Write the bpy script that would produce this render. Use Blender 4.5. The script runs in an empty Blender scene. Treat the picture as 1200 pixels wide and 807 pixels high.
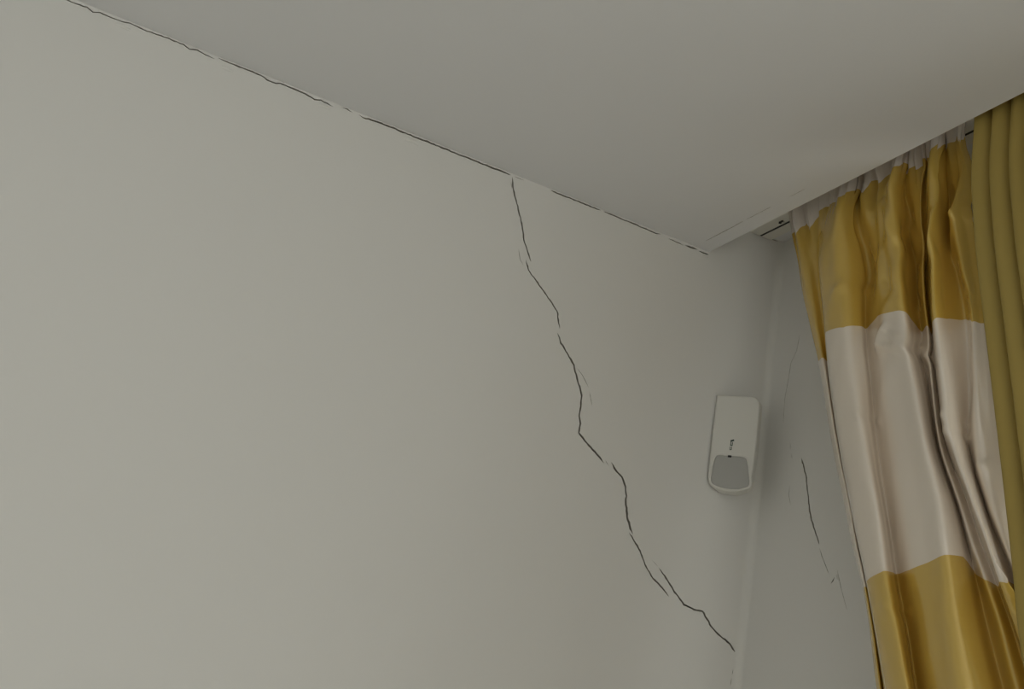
import bpy, bmesh, math, random
from mathutils import Vector, Matrix, noise
from mathutils.geometry import delaunay_2d_cdt

scene = bpy.context.scene
col = scene.collection

# ------------------------------------------------------------------ camera
# world: wall_left is the plane y=0, wall_right the plane x=0, z up, floor z=0
CAM = [[0.888905,-0.292022,-0.352947],[-0.421655,-0.220448,-0.879551],[0.179041,0.930659,-0.31909]]
cam_data = bpy.data.cameras.new('camera')
cam = bpy.data.objects.new('camera', cam_data)
col.objects.link(cam)
cam.matrix_world = Matrix(CAM).to_4x4()
cam.location = (-1.0789, -1.4065, 1.70)
cam_data.sensor_fit = 'HORIZONTAL'
cam_data.sensor_width = 36.0
cam_data.lens = 36.0 * 1150.0 / 1200.0
cam_data.clip_start = 0.01
scene.camera = cam

# ------------------------------------------------------------------ sky and window light
world = bpy.data.worlds.new('overcast_sky')
scene.world = world
world.use_nodes = True
bg = world.node_tree.nodes['Background']
bg.inputs['Color'].default_value = (1.0, 0.945, 0.905, 1)      # even overcast sky
bg.inputs['Strength'].default_value = 6.0

def portal(name, loc, rot, sx, sy):
    l = bpy.data.lights.new(name, 'AREA')
    l.shape = 'RECTANGLE'; l.size = sx; l.size_y = sy
    l.cycles.is_portal = True
    o = bpy.data.objects.new(name, l)
    o.location = loc; o.rotation_euler = rot
    col.objects.link(o)
    return o
# windows: (right wall) y0, y1, z0, z1   (rear wall) x0, x1, z0, z1
WR = (-3.05, -0.74, 0.35, 2.12)
WK = (-3.0, -0.5, 0.35, 1.80)
ROOM_X, ROOM_Y = -3.7, -4.4
portal('sky_portal_right', (0.16, (WR[0]+WR[1])/2, (WR[2]+WR[3])/2), (0, math.radians(90), 0), WR[3]-WR[2], WR[1]-WR[0])
portal('sky_portal_rear', ((WK[0]+WK[1])/2, ROOM_Y-0.16, (WK[2]+WK[3])/2), (math.radians(-90), 0, math.radians(180)), WK[1]-WK[0], WK[3]-WK[2])

scene.view_settings.view_transform = 'Standard'
scene.view_settings.look = 'None'
scene.view_settings.gamma = 1.0
scene.view_settings.use_curve_mapping = False
scene.view_settings.exposure = -0.56
scene.cycles.use_denoising = True
scene.cycles.max_bounces = 12
scene.cycles.diffuse_bounces = 8

# ------------------------------------------------------------------ helpers
def obj(name, mesh, mat=None, parent=None, smooth=False):
    if isinstance(mesh, bmesh.types.BMesh):
        bm = mesh
        mesh = bpy.data.meshes.new(name)
        bmesh.ops.recalc_face_normals(bm, faces=bm.faces[:])
        bm.to_mesh(mesh); bm.free()
    o = bpy.data.objects.new(name, mesh)
    if mat is not None and not mesh.materials: mesh.materials.append(mat)
    if smooth:
        for p in mesh.polygons: p.use_smooth = True
    col.objects.link(o)
    if parent is not None: o.parent = parent
    return o

def structure(o, label, cat):
    o['kind'] = 'structure'; o['label'] = label; o['category'] = cat
    return o

def tag(o, label, cat):
    o['label'] = label; o['category'] = cat
    return o

def empty(name, loc):
    o = bpy.data.objects.new(name, None); o.empty_display_size = 0.05
    o.location = loc; col.objects.link(o)
    return o

def box(bm, x0, x1, y0, y1, z0, z1):
    v = [bm.verts.new(c) for c in ((x0,y0,z0),(x1,y0,z0),(x1,y1,z0),(x0,y1,z0),(x0,y0,z1),(x1,y0,z1),(x1,y1,z1),(x0,y1,z1))]
    fs = [bm.faces.new([v[i] for i in f]) for f in ((0,3,2,1),(4,5,6,7),(0,1,5,4),(1,2,6,5),(2,3,7,6),(3,0,4,7))]
    return v, fs

def extrude_profile(bm, pts, y0, y1):
    """closed (x,z) profile swept along y"""
    a = [bm.verts.new((x, y0, z)) for x, z in pts]
    b = [bm.verts.new((x, y1, z)) for x, z in pts]
    n = len(pts)
    for i in range(n):
        bm.faces.new((a[i], a[(i+1) % n], b[(i+1) % n], b[i]))
    bm.faces.new(a); bm.faces.new(list(reversed(b)))

# ------------------------------------------------------------------ materials
def mat(name, rgb, rough=0.6, spec=0.5, metal=0.0, bump=None, vary=None):
    m = bpy.data.materials.new(name); m.use_nodes = True
    nt = m.node_tree; N = nt.nodes; L = nt.links
    p = N['Principled BSDF']
    p.inputs['Base Color'].default_value = (*rgb, 1)
    p.inputs['Roughness'].default_value = rough
    p.inputs['Specular IOR Level'].default_value = spec
    p.inputs['Metallic'].default_value = metal
    tc = N.new('ShaderNodeTexCoord')
    if vary:
        sc, amt = vary
        no = N.new('ShaderNodeTexNoise'); no.inputs['Scale'].default_value = sc; no.inputs['Detail'].default_value = 5
        mx = N.new('ShaderNodeMix'); mx.data_type = 'RGBA'
        mx.inputs['A'].default_value = (*[c*(1-amt) for c in rgb], 1)
        mx.inputs['B'].default_value = (*[min(1, c*(1+amt)) for c in rgb], 1)
        L.new(tc.outputs['Object'], no.inputs['Vector']); L.new(no.outputs['Fac'], mx.inputs['Factor'])
        L.new(mx.outputs['Result'], p.inputs['Base Color'])
    if bump:
        sc, st, di = bump
        nb = N.new('ShaderNodeTexNoise'); nb.inputs['Scale'].default_value = sc; nb.inputs['Detail'].default_value = 4
        b = N.new('ShaderNodeBump'); b.inputs['Strength'].default_value = st; b.inputs['Distance'].default_value = di
        L.new(tc.outputs['Object'], nb.inputs['Vector']); L.new(nb.outputs['Fac'], b.inputs['Height'])
        L.new(b.outputs['Normal'], p.inputs['Normal'])
    return m

M_WALL = mat('wall_paint', (0.72, 0.717, 0.70), 0.75, 0.25, bump=(14, 0.12, 0.004), vary=(3, 0.012))
M_CEIL = mat('ceiling_paint', (0.745, 0.755, 0.775), 0.8, 0.2, bump=(10, 0.1, 0.004), vary=(2.5, 0.012))
M_RAW = mat('raw_plaster', (0.36, 0.34, 0.30), 0.95, 0.1, bump=(300, 0.6, 0.001))
M_WHITE = mat('white_gloss_trim', (0.76, 0.75, 0.70), 0.45, 0.4)
M_FLOOR = mat('oak_floor', (0.46, 0.42, 0.36), 0.5, 0.4, vary=(6, 0.15))
M_BLACK = mat('black_plastic_and_slot_shade', (0.015, 0.015, 0.015), 0.5, 0.4)
M_HOUSE = mat('detector_plastic', (0.645, 0.64, 0.605), 0.4, 0.4)
M_LENS = mat('lens_plastic', (0.39, 0.39, 0.375), 0.55, 0.35, bump=(900, 0.15, 0.0005))
M_PRINT = mat('dark_green_print', (0.03, 0.06, 0.05), 0.6, 0.3)
M_FRAME = mat('window_frame_paint', (0.72, 0.72, 0.70), 0.4, 0.4)
M_GLASS = bpy.data.materials.new('window_glass'); M_GLASS.use_nodes = True
_n = M_GLASS.node_tree.nodes; _l = M_GLASS.node_tree.links
_n.remove(_n['Principled BSDF'])
_t = _n.new('ShaderNodeBsdfTransparent'); _t.inputs['Color'].default_value = (0.9, 0.93, 0.92, 1)
_g = _n.new('ShaderNodeBsdfGlossy'); _g.inputs['Roughness'].default_value = 0.02
_x = _n.new('ShaderNodeMixShader'); _x.inputs['Fac'].default_value = 0.06
_l.new(_t.outputs[0], _x.inputs[1]); _l.new(_g.outputs[0], _x.inputs[2]); _l.new(_x.outputs[0], _n['Material Output'].inputs['Surface'])

def satin(name, striped):
    """woven satin; the stripes follow the fabric's own length coordinate stored on the mesh"""
    m = bpy.data.materials.new(name); m.use_nodes = True
    nt = m.node_tree; N = nt.nodes; L = nt.links
    p = N['Principled BSDF']
    gold = (0.66, 0.455, 0.095, 1); white = (0.87, 0.79, 0.695, 1); tape = (0.86, 0.81, 0.77, 1)
    uv = N.new('ShaderNodeUVMap'); uv.uv_map = 'fabric'
    # fine horizontal slubs of the weave
    mp = N.new('ShaderNodeMapping'); mp.inputs['Scale'].default_value = (14, 420, 1)
    no = N.new('ShaderNodeTexNoise'); no.inputs['Scale'].default_value = 1.0; no.inputs['Detail'].default_value = 3
    L.new(uv.outputs['UV'], mp.inputs['Vector']); L.new(mp.outputs['Vector'], no.inputs['Vector'])
    b = N.new('ShaderNodeBump'); b.inputs['Strength'].default_value = 0.10; b.inputs['Distance'].default_value = 0.0006
    L.new(no.outputs['Fac'], b.inputs['Height']); L.new(b.outputs['Normal'], p.inputs['Normal'])
    if striped:
        sp = N.new('ShaderNodeSeparateXYZ'); L.new(uv.outputs['UV'], sp.inputs['Vector'])
        def cmp(op, val):
            c = N.new('ShaderNodeMath'); c.operation = op; c.inputs[1].default_value = val
            L.new(sp.outputs['Y'], c.inputs[0]); return c
        a, c, h = cmp('LESS_THAN', 2.315), cmp('GREATER_THAN', 1.932), cmp('GREATER_THAN', 2.549)
        lo = cmp('LESS_THAN', 1.55)
        lo2 = cmp('GREATER_THAN', 1.168)
        w = N.new('ShaderNodeMath'); w.operation = 'MULTIPLY'; L.new(a.outputs[0], w.inputs[0]); L.new(c.outputs[0], w.inputs[1])
        w2 = N.new('ShaderNodeMath'); w2.operation = 'MULTIPLY'; L.new(lo.outputs[0], w2.inputs[0]); L.new(lo2.outputs[0], w2.inputs[1])
        ws = N.new('ShaderNodeMath'); ws.operation = 'ADD'; L.new(w.outputs[0], ws.inputs[0]); L.new(w2.outputs[0], ws.inputs[1])
        m1 = N.new('ShaderNodeMix'); m1.data_type = 'RGBA'; m1.inputs['A'].default_value = gold; m1.inputs['B'].default_value = white
        L.new(ws.outputs[0], m1.inputs['Factor'])
        m2 = N.new('ShaderNodeMix'); m2.data_type = 'RGBA'; m2.inputs['B'].default_value = tape
        L.new(m1.outputs['Result'], m2.inputs['A']); L.new(h.outputs[0], m2.inputs['Factor'])
        L.new(m2.outputs['Result'], p.inputs['Base Color'])
        p.inputs['Metallic'].default_value = 0.25
        p.inputs['Roughness'].default_value = 0.24
        p.inputs['Coat Weight'].default_value = 0.3
        p.inputs['Coat Roughness'].default_value = 0.2
        p.inputs['Specular IOR Level'].default_value = 1.0
    else:
        p.inputs['Base Color'].default_value = (0.37, 0.275, 0.074, 1)
        p.inputs['Roughness'].default_value = 0.62
        p.inputs['Specular IOR Level'].default_value = 0.3
    return m
M_SATIN = satin('gold_and_cream_striped_satin', True)
M_PLAIN = satin('plain_khaki_gold_cloth', False)

# ------------------------------------------------------------------ cracked plaster surfaces
CRACK_A = [
    [2.47,[[-0.572,2.4998],[-0.5682,2.4826],[-0.552,2.4499],[-0.5409,2.4268],[-0.529,2.3949],[-0.5181,2.3765],[-0.5085,2.3608]]],
    [2.58,[[-0.5185,2.362],[-0.5112,2.3456],[-0.495,2.3327],[-0.4784,2.3192],[-0.462,2.306],[-0.4455,2.2923],[-0.4406,2.2777],[-0.435,2.2628]]],
    [3.0,[[-0.4382,2.2556],[-0.4286,2.2401],[-0.4132,2.225],[-0.3981,2.2098],[-0.3912,2.1946],[-0.3813,2.1767],[-0.3748,2.1633],[-0.373,2.1399],[-0.3733,2.1279],[-0.3687,2.1159],[-0.369,2.0997],[-0.3508,2.0865],[-0.3339,2.0769],[-0.3124,2.0621]]],
    [1.27,[[-0.312,2.0687],[-0.3086,2.0645],[-0.3025,2.0595]]],
    [3.54,[[-0.301,2.068],[-0.2882,2.0559],[-0.2754,2.0489],[-0.2671,2.0334],[-0.2628,2.0194],[-0.261,2.0047],[-0.2538,1.9816],[-0.24,1.9597]]],
    [2.53,[[-0.2483,1.9627],[-0.2225,1.9374],[-0.2071,1.9141],[-0.1913,1.8992],[-0.1711,1.888],[-0.1557,1.8758]]],
    [2.96,[[-0.1825,1.9179],[-0.1728,1.9101],[-0.1458,1.8853],[-0.1249,1.8693],[-0.0993,1.8646],[-0.0873,1.8655],[-0.0765,1.8556],[-0.065,1.8431],[-0.0452,1.8328],[-0.0255,1.8245],[-0.0103,1.8098]]],
    [1.13,[[-0.1975,1.9274],[-0.1901,1.9233],[-0.1844,1.9189]]],
    [2.15,[[-0.0113,1.8027],[-0.0125,1.7901]]],
    [2.0,[[-0.013,1.7858],[-0.014,1.7747]]],
    [1.85,[[-0.0143,1.7705],[-0.0151,1.7567]]],
    [2.3,[[-0.0294,2.5811],[-0.0109,2.5824]]],
    [1.0,[[-0.3917,2.2066],[-0.3784,2.1969],[-0.3636,2.1793]]],
    [0.71,[[-0.3622,2.1759],[-0.3518,2.1504]]],
    [0.86,[[-0.5357,2.3764],[-0.5289,2.3583],[-0.521,2.3501]]],
    [1.02,[[-0.5728,2.4903],[-0.568,2.4758]]],
    [1.97,[[-1.3053,2.5006],[-1.2879,2.4998],[-1.2676,2.5006],[-1.2582,2.4973],[-1.2497,2.5008],[-1.2338,2.4999],[-1.2179,2.4996],[-1.2077,2.5022],[-1.1814,2.5011],[-1.1522,2.5026],[-1.1289,2.5023],[-1.1187,2.4991],[-1.1082,2.5046],[-1.095,2.5004],[-1.0796,2.4995]]],
    [2.34,[[-1.0775,2.5029],[-1.0437,2.5028],[-1.0095,2.503],[-0.9994,2.4991],[-0.9847,2.499],[-0.9795,2.5035],[-0.9566,2.5016],[-0.9384,2.5004],[-0.9223,2.4978],[-0.9129,2.5007],[-0.891,2.4982]]],
    [2.04,[[-0.8795,2.5034],[-0.8693,2.5031],[-0.8591,2.5012]]],
    [2.74,[[-0.8505,2.5026],[-0.8425,2.4997],[-0.8213,2.5028],[-0.7809,2.5041],[-0.7735,2.5013],[-0.7275,2.5022],[-0.6632,2.5013],[-0.5748,2.5017]]],
    [1.31,[[-0.5699,2.5015],[-0.5485,2.5017]]],
    [2.51,[[-0.4993,2.506],[-0.4509,2.5054],[-0.3959,2.5045]]],
    [2.41,[[-0.3916,2.5021],[-0.3519,2.5019],[-0.2967,2.501],[-0.2794,2.4998],[-0.2688,2.5026]]],
    [1.71,[[-0.2536,2.5003],[-0.2182,2.4982]]],
    [3.44,[[-0.2168,2.4992],[-0.1876,2.5011]]],
    [3.46,[[-0.1864,2.4989],[-0.1628,2.4992]]],
]
CRACK_B = [
    [0.73,[[-0.0754,2.3745],[-0.0704,2.3427],[-0.0581,2.3231],[-0.0546,2.2873],[-0.0502,2.2559],[-0.0524,2.2094]]],
    [1.22,[[-0.0758,2.1717],[-0.079,2.1574]]],
    [1.46,[[-0.0816,2.151],[-0.0855,2.1399]]],
    [2.8,[[-0.108,2.1402],[-0.1238,2.1073],[-0.1333,2.0701],[-0.1435,2.0359],[-0.16,2.0055],[-0.1687,1.9895]]],
    [0.98,[[-0.1697,1.9854],[-0.1765,1.9716],[-0.197,1.9405]]],
    [0.73,[[-0.0849,2.095],[-0.0845,2.078],[-0.0918,2.059]]],
    [0.61,[[-0.2118,1.9521],[-0.2241,1.9213],[-0.2407,1.8867]]],
    [4.88,[[-0.2012,1.9274],[-0.2053,1.9326],[-0.2085,1.9377]]],
]
CRACK_C = [
    [1.08,[[-0.1945,-0.031],[-0.1939,-0.0901],[-0.1945,-0.143]]],
    [0.81,[[-0.1945,-0.1473],[-0.1939,-0.2155]]],
    [0.61,[[-0.1945,-0.2563],[-0.1939,-0.2976]]],
]

rng = random.Random(5)
def crack_outline(width_mm, pts):
    """ragged sliver polygon along a polyline in wall coordinates"""
    w = width_mm / 1000.0
    P = [Vector(p) for p in pts]
    S = [P[0]]
    for a, b in zip(P[:-1], P[1:]):
        n = max(1, int((b-a).length / 0.0045))
        for i in range(1, n+1): S.append(a.lerp(b, i/n))
    left, right = [], []
    n = len(S)
    for i, s in enumerate(S):
        t = (S[min(i+1, n-1)] - S[max(i-1, 0)]).normalized()
        nr = Vector((-t.y, t.x))
        if i in (0, n-1): continue
        e = min(1.0, (min(i, n-1-i) + 0.4) / 2.5)
        hw = w * 0.5 * e * rng.uniform(0.72, 1.25)
        off = nr * rng.uniform(-0.25, 0.25) * w
        left.append(s + off + nr*hw); right.append(s + off - nr*hw)
    if not left:
        m = S[0].lerp(S[-1], 0.5); t = (S[-1]-S[0]).normalized(); nr = Vector((-t.y, t.x))
        left, right = [m + nr*w*0.5], [m - nr*w*0.5]
    return [S[0]] + right + [S[-1]] + list(reversed(left))

def cracked_panel(name, rect, cracks, holes, to3d, inward, material, depth=0.014, zmax=None):
    """flat panel with real recessed cracks. rect=(u0,u1,v0,v1); to3d(u,v,d): d>0 goes into the wall"""
    u0, u1, v0, v1 = rect
    V, F = [], []
    def add(poly):
        i0 = len(V); V.extend(Vector(p) for p in poly); F.append(list(range(i0, i0+len(poly))))
    add([(u0,v0),(u1,v0),(u1,v1),(u0,v1)])
    for h in holes: add([(h[0],h[2]),(h[1],h[2]),(h[1],h[3]),(h[0],h[3])])
    first = len(F)
    for w, pts in cracks:
        if zmax is not None: pts = [(u, min(v - (0.0006 if v > 2.48 else 0), zmax - 1.1*w/1000) if u < -0.158 else v) for u, v in pts]
        add(crack_outline(w, pts))
    cv, ce, cf, ov, oe, of = delaunay_2d_cdt(V, [], F, 0, 1e-6)
    bm = bmesh.new(); bv = {}
    def vert(i):
        if i not in bv: bv[i] = bm.verts.new(to3d(cv[i].x, cv[i].y, 0))
        return bv[i]
    groups = {}
    for f, o in zip(cf, of):
        o = set(o)
        if 0 not in o: continue
        ck = [k for k in o if k >= first]
        if ck: groups.setdefault(min(ck), []).append(f); continue
        if any(0 < k < first for k in o): continue
        bm.faces.new([vert(i) for i in f])
    for f in bm.faces:
        f.normal_update()
        if f.normal.dot(inward) < 0: f.normal_flip()
    me = bpy.data.meshes.new(name); bm.to_mesh(me); bm.free()
    panel = obj(name, me, material)
    for k, faces in sorted(groups.items()):
        cb = bmesh.new(); fr, bk = {}, {}
        def cvt(d, i, dep):
            if i not in d: d[i] = cb.verts.new(to3d(cv[i].x, cv[i].y, dep))
            return d[i]
        cnt = {}
        dep = min(depth, 0.0015 + cracks[k-first][0]/1000*2.6)
        for f in faces:
            cb.faces.new([cvt(bk, i, dep) for i in f])
            for a, b in zip(f, list(f[1:]) + [f[0]]):
                e = (min(a, b), max(a, b)); cnt[e] = cnt.get(e, 0) + 1
        for (a, b), n in cnt.items():
            if n == 1: cb.faces.new((cvt(fr, a, 0), cvt(fr, b, 0), cvt(bk, b, dep), cvt(bk, a, dep)))
        obj('crack', cb, M_RAW, panel)
    return panel

def back_box(panel, *b):
    """solid masonry behind the plaster face, in the same object"""
    bm = bmesh.new(); bm.from_mesh(panel.data)
    box(bm, *b); bm.to_mesh(panel.data); bm.free()

ZC, ZP = 2.5045, 2.584          # ceiling height, height of the curtain recess
LIP = -0.161                   # room-side edge of the curtain recess

# wall_left (y = 0), seen almost square on
wa = cracked_panel('wall_left', (ROOM_X, 0.0, 0.0, ZP+0.02), CRACK_A, [], lambda u, v, d: (u, d, v), Vector((0,-1,0)), M_WALL, zmax=2.5044)
back_box(wa, ROOM_X-0.2, 0.2, 0.03, 0.2, -0.2, 2.9)
structure(wa, 'off-white plaster wall with a long zigzag crack down to the corner', 'wall')

# wall_right (x = 0) with the window opening
wb = cracked_panel('wall_right', (ROOM_Y, 0.0, 0.0, ZP+0.02), CRACK_B, [WR], lambda u, v, d: (d, u, v), Vector((-1,0,0)), M_WALL)
bm = bmesh.new(); bm.from_mesh(wb.data)
for y0, y1, z0, z1 in ((WR[1], 0.2, -0.2, 2.9), (ROOM_Y-0.2, WR[0], -0.2, 2.9), (WR[0], WR[1], -0.2, WR[2]), (WR[0], WR[1], WR[3], 2.9)):
    box(bm, 0.03, 0.22, y0, y1, z0, z1)
for a in ((WR[0]-0.001, WR[0], WR[2], WR[3]), (WR[1], WR[1]+0.001, WR[2], WR[3])):   # reveals
    box(bm, 0.0005, 0.03, *a)
for a in ((WR[0], WR[1], WR[2]-0.001, WR[2]), (WR[0], WR[1], WR[3], WR[3]+0.001)):
    box(bm, 0.0005, 0.03, *a)
bm.to_mesh(wb.data); bm.free()
structure(wb, 'off-white window wall with a short dark crack beside the curtain', 'wall')

# the other two walls of the room, behind the camera
bm = bmesh.new(); box(bm, ROOM_X-0.2, ROOM_X, ROOM_Y-0.2, 0.2, -0.2, 2.9)
structure(obj('wall_far_side', bm, M_WALL), 'plain off-white wall opposite the curtained window', 'wall')
bm = bmesh.new()
for x0, x1, z0, z1 in ((ROOM_X-0.2, WK[0], -0.2, 2.9), (WK[1], 0.2, -0.2, 2.9), (WK[0], WK[1], -0.2, WK[2]), (WK[0], WK[1], WK[3], 2.9)):
    box(bm, x0, x1, ROOM_Y-0.22, ROOM_Y, z0, z1)
structure(obj('wall_back', bm, M_WALL), 'off-white rear wall with a window behind the viewer', 'wall')
bm = bmesh.new(); box(bm, ROOM_X-0.2, 0.2, ROOM_Y-0.2, 0.2, -0.2, 0.0)
structure(obj('floor', bm, M_FLOOR), 'brown wooden floor of the room', 'floor')

# ceiling up to the recess, its edge board and the recess soffit
ce = cracked_panel('ceiling', (ROOM_X, LIP-0.031, ROOM_Y, 0.0), CRACK_C, [], lambda u, v, d: (u, v, ZC+d), Vector((0,0,-1)), M_CEIL, depth=0.012)
back_box(ce, ROOM_X-0.2, LIP-0.031, ROOM_Y-0.2, 0.2, ZC+0.03, 2.9)
structure(ce, 'flat off-white ceiling parted from the wall by a ragged crack', 'ceiling')
bm = bmesh.new()
box(bm, LIP-0.031, LIP, ROOM_Y-0.1, 0.0, ZC, 2.75)
bmesh.ops.bevel(bm, geom=[e for e in bm.edges if abs(e.verts[0].co.x-LIP) < 1e-6 and abs(e.verts[1].co.x-LIP) < 1e-6 and max(e.verts[0].co.z, e.verts[1].co.z) < ZC+1e-4], offset=0.002, segments=2, affect='EDGES')
structure(obj('trim_1', bm, M_CEIL), 'narrow white edge board of the ceiling beside the curtain recess', 'trim')
bm = bmesh.new(); box(bm, LIP, 0.03, ROOM_Y-0.1, 0.03, ZP, 2.75)
structure(obj('trim_2', bm, M_CEIL), 'recessed white soffit above the curtain tracks', 'trim')

# rounded plaster in the corner between the two walls
bm = bmesh.new()
rad = 0.013; prof = [(-rad + rad*math.sin(t), -rad + rad*math.cos(t)) for t in [math.radians(90*i/12) for i in range(13)]]
a = [bm.verts.new((x, y, 0.0)) for x, y in prof]; b = [bm.verts.new((x, y, ZP)) for x, y in prof]
for i in range(len(prof)-1):
    bm.faces.new((a[i], a[i+1], b[i+1], b[i]))
structure(obj('trim_3', bm, M_WALL, smooth=True), 'rounded plaster fillet in the corner of the two walls', 'trim')

# paint and plaster flakes curling off along the cracks
def flake(parent, c, du, dv, tilt, to3d):
    bm = bmesh.new(); n = 5
    rows = []
    for j in range(3):
        row = []
        for i in range(n):
            s = i/(n-1) - 0.5; t = j/2
            wob = rng.uniform(-0.12, 0.12)
            u = c[0] + du[0]*s + dv[0]*(t + wob); v = c[1] + du[1]*s + dv[1]*(t + wob)
            row.append(bm.verts.new(to3d(u, v, -0.0003 - tilt*t*t*(1-abs(s)*0.6))))
        rows.append(row)
    for j in range(2):
        for i in range(n-1): bm.faces.new((rows[j][i], rows[j][i+1], rows[j+1][i+1], rows[j+1][i]))
    o = obj('paint_flake', bm, M_WALL, parent)
    md = o.modifiers.new('thickness', 'SOLIDIFY'); md.thickness = 0.0006; md.offset = 0
A3 = lambda u, v, d: (u, d, v)
B3 = lambda u, v, d: (d, u, v)
for u, v, l, h in ((-1.215, 2.4895, .022, .004), (-1.06, 2.4885, .018, .0035), (-0.905, 2.4895, .02, .004), (-0.755, 2.4885, .024, .005), (-0.172, 2.4900, .012, .0035)):
    flake(wa, (u, v), (l, -0.0005), (0.001, h), 0.0018, A3)
for w, pts in CRACK_B[-1:]:
    flake(wb, (pts[-1][0]-0.004, pts[-1][1]-0.001), (0.003, 0.006), (-0.003, 0.001), 0.002, B3)

# ------------------------------------------------------------------ windows
def window(name, label, axis, rect, pos, n):
    """frame with n casements in the opening; axis 'x' = wall at x=pos, 'y' = wall at y=pos"""
    a0, a1, z0, z1 = rect
    def bx(bm, s0, s1, w0, w1, h0, h1):
        if axis == 'x': box(bm, pos+w0, pos+w1, s0, s1, h0, h1)
        else: box(bm, s0, s1, pos-w1, pos-w0, h0, h1)
    root = empty(name, (0, 0, 0))
    structure(root, label, 'window')
    t = 0.05
    bm = bmesh.new()
    bx(bm, a0, a1, 0.07, 0.13, z0, z0+t); bx(bm, a0, a1, 0.07, 0.13, z1-t, z1)
    bx(bm, a0, a0+t, 0.07, 0.13, z0+t, z1-t); bx(bm, a1-t, a1, 0.07, 0.13, z0+t, z1-t)
    obj('window_frame', bm, M_FRAME, root)
    step = (a1-a0-2*t)/n
    for i in range(n):
        s0, s1 = a0+t+i*step, a0+t+(i+1)*step
        bm = bmesh.new(); c = 0.045
        bx(bm, s0, s1, 0.08, 0.12, z0+t, z0+t+c); bx(bm, s0, s1, 0.08, 0.12, z1-t-c, z1-t)
        bx(bm, s0, s0+c, 0.08, 0.12, z0+t+c, z1-t-c); bx(bm, s1-c, s1, 0.08, 0.12, z0+t+c, z1-t-c)
        sash = obj('sash', bm, M_FRAME, root)
        bm = bmesh.new(); bx(bm, s0+c-0.006, s1-c+0.006, 0.098, 0.102, z0+t+c-0.006, z1-t-c+0.006)
        obj('pane', bm, M_GLASS, sash)
    bm = bmesh.new(); bx(bm, a0, a1, -0.02 if axis == 'y' else 0.0, 0.07, z0, z0+0.02)
    obj('window_sill', bm, M_FRAME, root)
window('window_1', 'white framed window behind the gold curtains', 'x', WR, 0.0, 3)
window('window_2', 'white framed window in the rear wall behind the viewer', 'y', WK, ROOM_Y, 2)

# ------------------------------------------------------------------ curtain track in the recess
track = empty('curtain_track', (-0.08, -1.7, ZP))
tag(track, 'white double curtain track with a dark slot, fixed up in the ceiling recess', 'curtain track')
def local(o): o.matrix_parent_inverse = track.matrix_world.inverted() if False else Matrix.Translation((0.08, 1.7, -ZP)); return o
bm = bmesh.new()
zr = ZP-0.007
prof = [(-0.140, ZP), (-0.140, zr), (-0.1165, zr), (-0.1165, ZP-0.0004), (-0.1130, ZP-0.0004), (-0.1130, zr),
        (-0.0569, zr), (-0.0569, ZP-0.0004), (-0.0518, ZP-0.0004), (-0.0518, zr), (-0.030, zr), (-0.030, ZP)]
extrude_profile(bm, prof, -3.4, -0.0015)
local(obj('rail', bm, M_WHITE, track))
for sx, hw in ((-0.11475, 0.0016), (-0.05435, 0.0024)):  # black strips filling the slots, painting in the shade of the open groove
    bm = bmesh.new(); box(bm, sx-hw, sx+hw, -3.4, -0.002, zr+0.0004, ZP-0.0005)
    local(obj('slot_shade', bm, M_BLACK, track))
bm = bmesh.new()
bmesh.ops.create_cone(bm, cap_ends=True, segments=16, radius1=0.0030, radius2=0.0024, depth=0.003, matrix=Matrix.Translation((-0.0655, -0.072, zr-0.001)))
box(bm, -0.0675, -0.0645, -0.080, -0.0755, zr-0.002, zr)
local(obj('end_stop_screw', bm, M_BLACK, track))
for k in range(2):
    bm = bmesh.new(); yy = -0.0745 - 0.004*k
    bmesh.ops.create_cone(bm, cap_ends=True, segments=12, radius1=0.0016, radius2=0.0016, depth=0.004, matrix=Matrix.Translation((-0.0625, yy, zr-0.002)))
    local(obj('glider', bm, M_WHITE, track))

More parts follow.
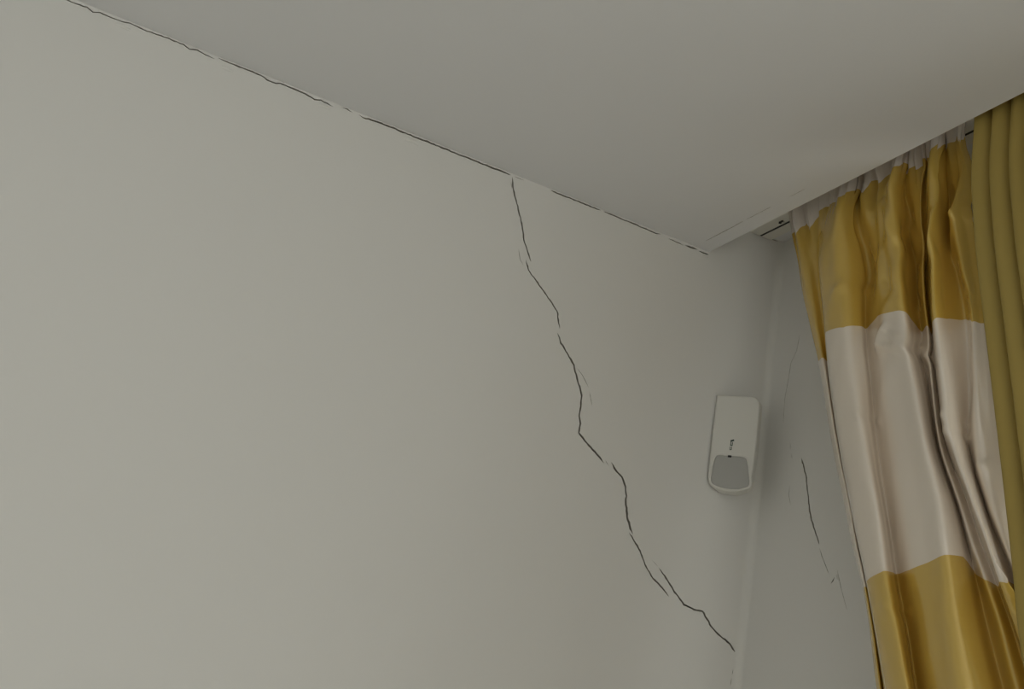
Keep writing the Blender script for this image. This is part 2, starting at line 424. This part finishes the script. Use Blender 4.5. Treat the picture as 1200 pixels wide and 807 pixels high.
# ------------------------------------------------------------------ striped satin curtain
FOLD = [
    ["E0",0.02,[[-0.1428,2.5231],[-0.1536,2.473],[-0.169,2.4196],[-0.1892,2.3681],[-0.2086,2.3158],[-0.2356,2.2536],[-0.2629,2.1612],[-0.2867,2.0908],[-0.3127,2.0241],[-0.3337,1.9627],[-0.3597,1.9079],[-0.3794,1.8406],[-0.3938,1.7747]]],
    ["S1",0.008,[[-0.1747,2.5187],[-0.1887,2.457],[-0.2034,2.405],[-0.2195,2.3558],[-0.2373,2.3048],[-0.2595,2.2448],[-0.286,2.1541],[-0.3115,2.0783],[-0.3344,2.0196],[-0.3532,1.9593],[-0.3754,1.9054],[-0.3963,1.8391],[-0.4118,1.7743]]],
    ["Va",0.018,[[-0.2009,2.5243],[-0.205,2.4711],[-0.2149,2.4205],[-0.2455,2.3059],[-0.2542,2.2532],[-0.2768,2.172],[-0.3087,2.0684],[-0.3314,2.0098],[-0.3474,1.9617],[-0.3696,1.9075],[-0.3905,1.8407],[-0.4074,1.7755]]],
    ["F1a",-0.024,[[-0.2556,2.4927],[-0.2638,2.4206],[-0.2937,2.289],[-0.3117,2.2076],[-0.3331,2.1376],[-0.3557,2.065],[-0.3886,1.9726],[-0.409,1.9164],[-0.4345,1.84],[-0.4565,1.7729]]],
    ["R1",-0.039,[[-0.3122,2.4808],[-0.3304,2.393],[-0.348,2.2703],[-0.3816,2.1507],[-0.4104,2.0608],[-0.4367,1.9822],[-0.4524,1.9125],[-0.4717,1.8611],[-0.5004,1.7742]]],
    ["F1b",-0.02,[[-0.3244,2.491],[-0.3442,2.3953],[-0.3622,2.2728],[-0.3842,2.1556],[-0.406,2.0662],[-0.4306,1.987],[-0.4475,1.9166],[-0.4666,1.8646],[-0.4924,1.7766]]],
    ["V1",0.0,[[-0.315,2.5055],[-0.3302,2.4588],[-0.3434,2.3897],[-0.3546,2.2799],[-0.3761,2.1628],[-0.3978,2.0724],[-0.4192,1.9924],[-0.4361,1.9209],[-0.4566,1.8683],[-0.4798,1.7787]]],
    ["F2a",-0.023,[[-0.3589,2.4838],[-0.3754,2.4337],[-0.3877,2.3672],[-0.3996,2.2611],[-0.4212,2.1482],[-0.4413,2.0612],[-0.4641,1.9841],[-0.4812,1.9153],[-0.499,1.8647],[-0.5205,1.7785]]],
    ["F2r",-0.033,[[-0.392,2.4813],[-0.4071,2.4183],[-0.4233,2.2922],[-0.4358,2.2296],[-0.459,2.1385],[-0.4819,2.0538],[-0.5057,1.979],[-0.5199,1.9126],[-0.5338,1.842],[-0.5515,1.7795]]],
    ["R2",-0.042,[[-0.4298,2.4766],[-0.4465,2.4005],[-0.4627,2.2781],[-0.4773,2.1924],[-0.504,2.105],[-0.5209,2.0468],[-0.5408,1.9913],[-0.5513,1.9301],[-0.56,1.8748],[-0.5828,1.7807]]],
    ["F2b",-0.016,[[-0.4211,2.4949],[-0.4362,2.414],[-0.452,2.2898],[-0.4679,2.2025],[-0.4917,2.1142],[-0.5085,2.055],[-0.5362,1.9978],[-0.5538,1.9357],[-0.5667,1.88],[-0.596,1.786]]],
    ["V2",0.01,[[-0.4143,2.5184],[-0.4274,2.4116],[-0.4386,2.3315],[-0.4492,2.254],[-0.4564,2.2067],[-0.4684,2.1492],[-0.4778,2.106],[-0.4924,2.0636],[-0.5205,2.002],[-0.546,1.9303],[-0.5595,1.885],[-0.5929,1.7899]]],
    ["R3a",-0.012,[[-0.4475,2.5026],[-0.4604,2.3918],[-0.4694,2.3146],[-0.4796,2.2393],[-0.4864,2.1935],[-0.495,2.1381],[-0.5041,2.0961],[-0.5199,2.0469],[-0.5468,1.9916],[-0.5723,1.927],[-0.5823,1.9071],[-0.6088,1.8458],[-0.626,1.7909]]],
    ["V3",0.006,[[-0.4379,2.514],[-0.4506,2.4019],[-0.4596,2.3238],[-0.4672,2.266],[-0.4804,2.182],[-0.4905,2.1205],[-0.5111,2.0603],[-0.5365,2.0116],[-0.5607,1.9555],[-0.581,1.9108],[-0.6024,1.8638],[-0.6259,1.8117]]],
    ["R3b",-0.036,[[-0.4884,2.4821],[-0.5028,2.3822],[-0.5089,2.2957],[-0.5147,2.2386],[-0.5279,2.1678],[-0.5371,2.1147],[-0.5412,2.084],[-0.5584,2.0438],[-0.5862,1.9861],[-0.6063,1.9403],[-0.623,1.8998],[-0.6528,1.8386]]],
    ["F4a",-0.012,[[-0.4865,2.5026],[-0.4978,2.393],[-0.5049,2.3051],[-0.5161,2.246],[-0.5302,2.1746],[-0.5377,2.1214],[-0.5415,2.0905],[-0.552,2.0508],[-0.575,1.9926],[-0.5951,1.9461],[-0.6119,1.9049],[-0.6419,1.8425]]],
    ["V4",0.012,[[-0.4788,2.5244],[-0.4888,2.4053],[-0.502,2.3362],[-0.5208,2.286],[-0.5264,2.2463],[-0.5321,2.1269],[-0.5359,2.0578],[-0.563,1.9919],[-0.5831,1.9498],[-0.5998,1.9177],[-0.6313,1.8465]]],
    ["R4",-0.01,[[-0.5099,2.5069],[-0.518,2.3864],[-0.532,2.3189],[-0.5487,2.2706],[-0.554,2.232],[-0.5593,2.116],[-0.5629,2.0489],[-0.5889,1.9849],[-0.6072,1.944],[-0.6233,1.9128],[-0.6547,1.8434]]],
    ["F5",0.004,[[-0.5161,2.5182],[-0.5253,2.3889],[-0.5377,2.3144],[-0.5523,2.237],[-0.5711,2.118],[-0.5827,2.0502],[-0.6005,1.9874],[-0.616,1.937],[-0.6489,1.8457]]],
    ["E5",0.014,[[-0.511,2.5389],[-0.5196,2.5028],[-0.5306,2.3908],[-0.5444,2.3022],[-0.5581,2.2387],[-0.5775,2.1197],[-0.5886,2.052],[-0.6064,1.9692],[-0.6473,1.8475]]],
]
CREASE = [
    [-6,9,[[-0.4002,2.238],[-0.4232,2.2506]]],
    [-6,8,[[-0.4232,2.2506],[-0.4822,2.2038]]],
    [-6,6,[[-0.4005,2.2354],[-0.4792,2.2045]]],
    [-5,7,[[-0.5193,2.1118],[-0.5369,2.1044]]],
    [-5,7,[[-0.5231,2.0886],[-0.543,2.0846]]],
    [-5,8,[[-0.5148,2.4055],[-0.5577,2.3853]]],
    [-4,7,[[-0.5148,2.4055],[-0.4955,2.4698]]],
    [-4,7,[[-0.515,2.4015],[-0.4992,2.342]]],
    [-4,8,[[-0.5148,2.4055],[-0.5448,2.4357]]],
    [-7,9,[[-0.399,2.4628],[-0.4437,2.3847]]],
    [8,14,[[-0.4176,2.3691],[-0.4271,2.3057]]],
    [6,9,[[-0.4977,2.4552],[-0.5025,2.4195]]],
    [5,10,[[-0.5402,2.3765],[-0.5504,2.325]]],
    [9,15,[[-0.3422,2.4159],[-0.3567,2.354]]],
    [-4,10,[[-0.321,2.3364],[-0.3609,2.3457]]],
    [-4,8,[[-0.5698,2.0442],[-0.5797,2.0409]]],
    [-4,8,[[-0.5594,2.2625],[-0.5847,2.2401]]],
    [-3,6,[[-0.3866,2.1312],[-0.4049,2.1233]]],
    [-3,6,[[-0.4559,1.8687],[-0.4727,1.8659]]],
    [-4,8,[[-0.4383,2.4657],[-0.4515,2.4092]]],
    [4,10,[[-0.4157,2.329],[-0.4498,2.2926]]],
]
PLAIN = [
    [[-0.571,2.5162],[-0.5736,2.479],[-0.5674,2.4608],[-0.5707,2.4025],[-0.5803,2.3122],[-0.6022,2.1674],[-0.6218,2.037],[-0.6409,1.9077],[-0.6517,1.819]],
    [[-0.5887,2.5142],[-0.6016,2.4278],[-0.6257,2.2762],[-0.6471,2.1468]],
    [[-0.6176,2.5168],[-0.6305,2.4402],[-0.6416,2.3598]],
]
BAND_TOP = [[0,2.2617],[2,2.2553],[3,2.2813],[4,2.2703],[6,2.2799],[7,2.2817],[9,2.2639],[11,2.254],[14,2.2394],[15,2.2485],[16,2.2537],[17,2.2356],[19,2.2406]]
BAND_BOTTOM = [[0,1.9022],[3,1.9042],[4,1.9125],[6,1.9177],[7,1.9165],[9,1.9291],[10,1.9327],[12,1.9061],[14,1.8989],[15,1.9039],[19,1.9063]]
BAND_HEAD = [[0,2.512],[4,2.516],[9,2.518],[14,2.522],[19,2.532]]

def interp(poly, z, lean=0.0):
    """y of a fold line at height z; poly runs downwards as (y, z)"""
    if z >= poly[0][1]:
        (ya, za), (yb, zb) = poly[0], poly[2]
        s = (ya-yb)/(za-zb); return ya + s*0.6*(z-za)
    for (ya, za), (yb, zb) in zip(poly[:-1], poly[1:]):
        if z >= zb: return yb + (ya-yb)*(z-zb)/(za-zb)
    y, zl = poly[-1]
    d = zl - z                      # below the measured part: keep leaning, then fall straight
    return y - 0.34*0.5*(1-math.exp(-d/0.5))

def smooth_line(poly):
    """resample a fold line on even heights and soften its corners"""
    zs = [2.58 - 0.02*i for i in range(129)]
    ys = [interp(poly, z) for z in zs]
    for _ in range(3):
        ys = [ys[0]] + [(ys[i-1] + 2*ys[i] + ys[i+1])/4 for i in range(1, len(ys)-1)] + [ys[-1]]
    return ys
LINES = [(off, smooth_line(poly)) for _, off, poly in FOLD]
def line_y(k, z):
    t = (2.58 - z)/0.02; i = max(0, min(127, int(t))); f = t - i
    ys = LINES[k][1]; return ys[i]*(1-f) + ys[i+1]*f

def catmull(p0, p1, p2, p3, t):
    return 0.5*((2*p1) + (p2-p0)*t + (2*p0-5*p1+4*p2-p3)*t*t + (3*p1-p0-3*p2+p3)*t*t*t)

def seg_dist(p, a, b):
    ab = b-a; t = max(0, min(1, (p-a).dot(ab)/ab.dot(ab)))
    return (p-(a+ab*t)).length, t
CRE = [(amp/1000, w/1000, Vector(s[0]), Vector(s[1])) for amp, w, s in CREASE]

def band(tab, k):
    for (ka, za), (kb, zb) in zip(tab[:-1], tab[1:]):
        if k <= kb: 
            t = max(0.0, (k-ka)/(kb-ka)); return za + (zb-za)*t
    return tab[-1][1]

PLAIN_EDGE = smooth_line(PLAIN[0])
def striped_curtain():
    XC = -0.105
    nseg = len(LINES)-1; per = 14
    nu = nseg*per + 1
    zs = []
    z = 2.572
    while z > 0.03:
        zs.append(z); z -= 0.004 if z > 1.7 else 0.02
    zs.append(0.03)
    verts, uvs = [], []
    for z in zs:
        ctrl = []
        top = max(0.0, min(1.0, (2.575 - z)/0.16)); amp = 0.35 + 0.65*(top*top*(3-2*top))
        for k, (off, _) in enumerate(LINES):
            ctrl.append((line_y(k, z), off*amp))
        for iu in range(nu):
            k = min(nseg-1, iu//per); t = (iu - k*per)/per
            g = lambda i: ctrl[max(0, min(nseg, i))]
            y = catmull(g(k-1)[0], g(k)[0], g(k+1)[0], g(k+2)[0], t)
            o = catmull(g(k-1)[1], g(k)[1], g(k+1)[1], g(k+2)[1], t)
            u = iu/(nu-1)
            # tight gathers of the heading tape, dying away below it
            h = math.exp(-max(0.0, 2.525 - z)/0.020)
            ph = u*2*math.pi*34 + 1.7*math.sin(u*23)
            o += h*0.0035*math.sin(ph) + h*0.0015*math.sin(ph*2.3+1)
            h2 = math.exp(-(max(0.0, 2.53 - z)/0.075)**1.5)
            o += h2*0.0075*math.sin(u*2*math.pi*13.5 + 2.2*math.sin(u*17) + (2.53-z)*9)
            # soft crumples of the satin, strongest in the upper part
            q = Vector((y*20, z*12, 3.1)); n1 = noise.noise(q)
            q2 = Vector((y*26 + z*9, z*17, 7.7)); n2 = noise.noise(q2)
            up = 1.0/(1+math.exp(-(z-2.30)/0.05))
            o += (n1*(0.0025 + 0.0095*up) + n2*(0.0008 + 0.0060*up))*min(1.0, max(0.15, (u-0.12)*6))
            if z > 1.8:
                p = Vector((y, z))
                for a, w, s0, s1 in CRE:
                    if abs(p.x-s0.x) > 0.13 or abs(p.y-s0.y) > 0.13: continue
                    d, tt = seg_dist(p, s0, s1)
                    if d < 3*w: o += a*math.exp(-(d/w)**(1.3 if w < 0.0085 else 2.0))*(0.5+0.5*math.sin(math.pi*min(1, max(0, tt*0.8+0.1))))
            x = min(XC + o, -0.012)
            t0 = (2.58-z)/0.02; i0 = max(0, min(127, int(t0))); yp = PLAIN_EDGE[i0]
            k2 = max(0.0, min(1.0, (yp + 0.045 - y)/0.045))     # stay behind the plain curtain
            if k2 > 0: x = max(x, -0.160 + (0.160-0.118)*k2*k2*(3-2*k2))
            verts.append((x, y, z))
            # fabric length coordinate, so that the woven blocks follow the drape
            zt, zb, zh = band(BAND_TOP, iu/per), band(BAND_BOTTOM, iu/per), band(BAND_HEAD, iu/per) + 0.010*math.sin(u*2*math.pi*13.5 + 2.2*math.sin(u*17) + 0.4)
            if z >= zt: b = 2.315 + (z-zt)*(2.549-2.315)/(zh-zt)
            elif z >= zb: b = 1.932 + (z-zb)*(2.315-1.932)/(zt-zb)
            else: b = 1.932 + (z-zb)
            uvs.append((u*0.9, b))
    faces = []
    for j in range(len(zs)-1):
        for i in range(nu-1):
            a = j*nu+i; faces.append((a, a+1, a+1+nu, a+nu))
    me = bpy.data.meshes.new('striped_curtain'); me.from_pydata(verts, [], faces)
    ul = me.uv_layers.new(name='fabric')
    for l in me.loops: ul.data[l.index].uv = uvs[l.vertex_index]
    me.materials.append(M_SATIN)
    o = obj('striped_curtain', me, None, None, smooth=True)
    md = o.modifiers.new('cloth_thickness', 'SOLIDIFY'); md.thickness = 0.0012; md.offset = 0
    tag(o, 'shiny satin curtain in gold and cream blocks, gathered at the corner side', 'curtain')
    return o
striped_curtain()

# ------------------------------------------------------------------ plain gold curtain in front of it
def plain_curtain():
    XG = -0.138
    base = smooth_line(PLAIN[0])
    pleat = [0.0, 0.0290, 0.0565, 0.085, 0.116, 0.146, 0.178, 0.207, 0.240, 0.272, 0.301, 0.335, 0.365, 0.398, 0.430, 0.462]
    per = 16; nu = (len(pleat)-1)*per + 1
    zs = []; z = 2.574
    while z > 0.03: zs.append(z); z -= 0.012
    zs.append(0.03)
    verts, uvs = [], []
    for z in zs:
        t0 = (2.58-z)/0.02; i0 = max(0, min(127, int(t0))); f0 = t0-i0
        y0 = base[i0]*(1-f0) + base[i0+1]*f0
        for iu in range(nu):
            k = min(len(pleat)-2, iu//per); t = (iu-k*per)/per
            s = pleat[k]*(1-t) + pleat[k+1]*t
            # lapped pleat: a round belly that ends in a sharp step back
            o = -0.009*math.sin(math.pi*min(1, t*1.04))**0.7 + 0.012*(t-0.5)
            o += 0.003*noise.noise(Vector((s*20, z*2.0, 1.3)))
            y = y0 - s + 0.004*math.sin(math.pi*t)
            if k == 0 and t < 0.25: o += 0.012*(1-t/0.25)
            verts.append((XG+o, y, z)); uvs.append((s*2, z))
    faces = []
    for j in range(len(zs)-1):
        for i in range(nu-1):
            a = j*nu+i; faces.append((a, a+1, a+1+nu, a+nu))
    me = bpy.data.meshes.new('plain_curtain'); me.from_pydata(verts, [], faces)
    ul = me.uv_layers.new(name='fabric')
    for l in me.loops: ul.data[l.index].uv = uvs[l.vertex_index]
    me.materials.append(M_PLAIN)
    o = obj('plain_curtain', me, None, None, smooth=True)
    md = o.modifiers.new('cloth_thickness', 'SOLIDIFY'); md.thickness = 0.0014; md.offset = 0
    tag(o, 'plain khaki-gold pleated curtain hanging right of the striped one', 'curtain')
plain_curtain()

# ------------------------------------------------------------------ alarm motion detector
DET_ORG = [-0.1156,-0.01,2.153]
DET_OUT = [[-0.0006,2.2379],[0.0622,2.2382],[0.0683,2.237],[0.073,2.2334],[0.0757,2.2281],[0.0764,2.1986],[0.0768,2.1527],[0.076,2.115],[0.0751,2.0925],[0.0728,2.082],[0.0659,2.0724],[0.0494,2.0655],[0.0305,2.0656],[0.0156,2.0687],[0.006,2.075],[0.0006,2.0858],[0.0001,2.0963],[-0.0005,2.1314],[-0.0007,2.1857]]
DET_LENS = [[0.0125,2.127],[0.0304,2.1273],[0.0589,2.127],[0.0651,2.1176],[0.0693,2.0999],[0.0717,2.0814],[0.0642,2.0752],[0.0498,2.0709],[0.0296,2.0711],[0.014,2.075],[0.0075,2.0813],[0.0069,2.0969],[0.0077,2.1116]]
TH = math.radians(48)
E1 = Vector((math.cos(TH), -math.sin(TH), 0)); NF = Vector((-math.sin(TH), -math.cos(TH), 0))
det = empty('motion_detector', (DET_ORG[0], 0.0, 2.06))
tag(det, 'white motion detector with grey lens, angled off the wall near the corner', 'motion detector')
DINV = Matrix.Translation((-DET_ORG[0], 0.0, -2.06))
def dpt(s, z, n):
    """point on the detector: s along its face, z height, n out of its face"""
    p = Vector((DET_ORG[0], DET_ORG[1], 0)) + E1*s + NF*n; p.z = z
    return p
def to_wall(s):         # depth from the face plane back to the wall
    return (-(DET_ORG[1] + E1.y*s) - 0.0012)/math.cos(TH)
def dpart(name, bm, m, parent=None, smooth=False):
    o = obj(name, bm, m, parent or det, smooth)
    if parent is None: o.matrix_parent_inverse = DINV
    return o
cs = sum(p[0] for p in DET_OUT)/len(DET_OUT); czd = 2.15
def ring(bm, pts, inset, n, wedge=False):
    vs = []
    for s, z in pts:
        d = Vector((cs-s, czd-z)); L = d.length
        fx = 1 - inset/0.04 if abs(s-cs) > 1e-6 else 1
        ss = cs + (s-cs)*(1-inset/0.041); zz = czd + (z-czd)*(1-inset/0.088)
        nn = -min(0.026, max(0.004, to_wall(ss))) if wedge else n
        vs.append(bm.verts.new(dpt(ss, zz, nn)))
    return vs
bm = bmesh.new()
rings = [ring(bm, DET_OUT, 0, 0, True), ring(bm, DET_OUT, 0, -0.004), ring(bm, DET_OUT, 0.0006, -0.0018), ring(bm, DET_OUT, 0.0022, -0.0004), ring(bm, DET_OUT, 0.0042, 0.0)]
n = len(DET_OUT)
for a, b in zip(rings[:-1], rings[1:]):
    for i in range(n): bm.faces.new((a[i], a[(i+1) % n], b[(i+1) % n], b[i]))
bm.faces.new(rings[-1]); bm.faces.new(list(reversed(rings[0])))
dpart('housing', bm, M_HOUSE)
bm = bmesh.new()        # corner bracket that fills the gap to the wall
v = []
for z in (2.105, 2.215):
    for s, dd in ((0.018, None), (0.056, None)):
        w = to_wall(s) ; h = min(0.026, w)
        v.append(bm.verts.new(dpt(s, z, -h + 0.001)))
        q = dpt(s, z, -w); v.append(bm.verts.new((q.x, -0.0006, z)))
for f in ((0,2,3,1), (4,5,7,6), (0,1,5,4), (2,6,7,3), (0,4,6,2), (1,3,7,5)): bm.faces.new([v[i] for i in f])
dpart('mounting_bracket', bm, M_HOUSE)
# lens: slightly bulging grey window, set in a shallow groove
lc = (sum(p[0] for p in DET_LENS)/len(DET_LENS), sum(p[1] for p in DET_LENS)/len(DET_LENS))
def dense(pts, m):
    out = []; k = len(pts)
    for i in range(k):
        p = [Vector(pts[(i+j-1) % k]) for j in range(4)]
        for q in range(m):
            t = q/m; out.append((catmull(p[0].x, p[1].x, p[2].x, p[3].x, t), catmull(p[0].y, p[1].y, p[2].y, p[3].y, t)))
    return out
LP = dense(DET_LENS, 3)
bm = bmesh.new(); prev = None
for f, nn in ((1.0, -0.0005), (1.0, 0.0006), (0.96, 0.0012), (0.85, 0.0016), (0.6, 0.0021), (0.3, 0.0024)):
    r = [bm.verts.new(dpt(lc[0]+(s-lc[0])*f, lc[1]+(z-lc[1])*f, nn)) for s, z in LP]
    if prev:
        for i in range(len(r)): bm.faces.new((prev[i], prev[(i+1) % len(r)], r[(i+1) % len(r)], r[i]))
    prev = r
bm.faces.new(prev)
lens = dpart('lens', bm, M_LENS, smooth=True)
# raised rim round the lens
bm = bmesh.new(); prev = None
RP = [(lc[0]+(s-lc[0])*1.03, lc[1]+(z-lc[1])*1.03) for s, z in LP]
for f, nn in ((1.0, -0.0005), (1.005, 0.0005), (1.05, 0.0005), (1.10, -0.0002)):
    r = [bm.verts.new(dpt(lc[0]+(s-lc[0])*f*1.02, lc[1]+(z-lc[1])*f*1.02, nn)) for s, z in LP]
    if prev:
        for i in range(len(r)): bm.faces.new((prev[i], prev[(i+1) % len(r)], r[(i+1) % len(r)], r[i]))
    prev = r
dpart('lens_rim', bm, M_HOUSE, smooth=True)
# small dark vertical maker's mark printed above the lens, and the indicator
def dbox(bm, s, z, w, h, n0, n1, rot=0.0):
    c, sn = math.cos(rot), math.sin(rot); vs = []
    for nn in (n0, n1):
        for a, b in ((-w/2,-h/2), (w/2,-h/2), (w/2,h/2), (-w/2,h/2)):
            vs.append(bm.verts.new(dpt(s + a*c - b*sn, z + a*sn + b*c, nn)))
    for f in ((0,1,2,3), (7,6,5,4), (0,4,5,1), (1,5,6,2), (2,6,7,3), (3,7,4,0)): bm.faces.new([vs[i] for i in f])
bm = bmesh.new()
dbox(bm, 0.0356, 2.1556, 0.0064, 0.0030, -0.0003, 0.0002, 0.35)
dbox(bm, 0.0336, 2.1500, 0.0014, 0.0075, -0.0003, 0.0002)
dbox(bm, 0.0364, 2.1496, 0.0013, 0.0065, -0.0003, 0.0002)
dbox(bm, 0.0350, 2.1472, 0.0034, 0.0013, -0.0003, 0.0002)
dbox(bm, 0.0334, 2.1418, 0.0012, 0.0060, -0.0003, 0.0002)
dbox(bm, 0.0358, 2.1425, 0.0010, 0.0056, -0.0003, 0.0002)
dbox(bm, 0.0346, 2.1392, 0.0036, 0.0012, -0.0003, 0.0002, 0.2)
dpart('printed_mark', bm, M_PRINT)
bm = bmesh.new()
dbox(bm, 0.0345, 2.1268, 0.0060, 0.0036, 0.0002, 0.0022)
dpart('indicator_light', bm, M_BLACK)
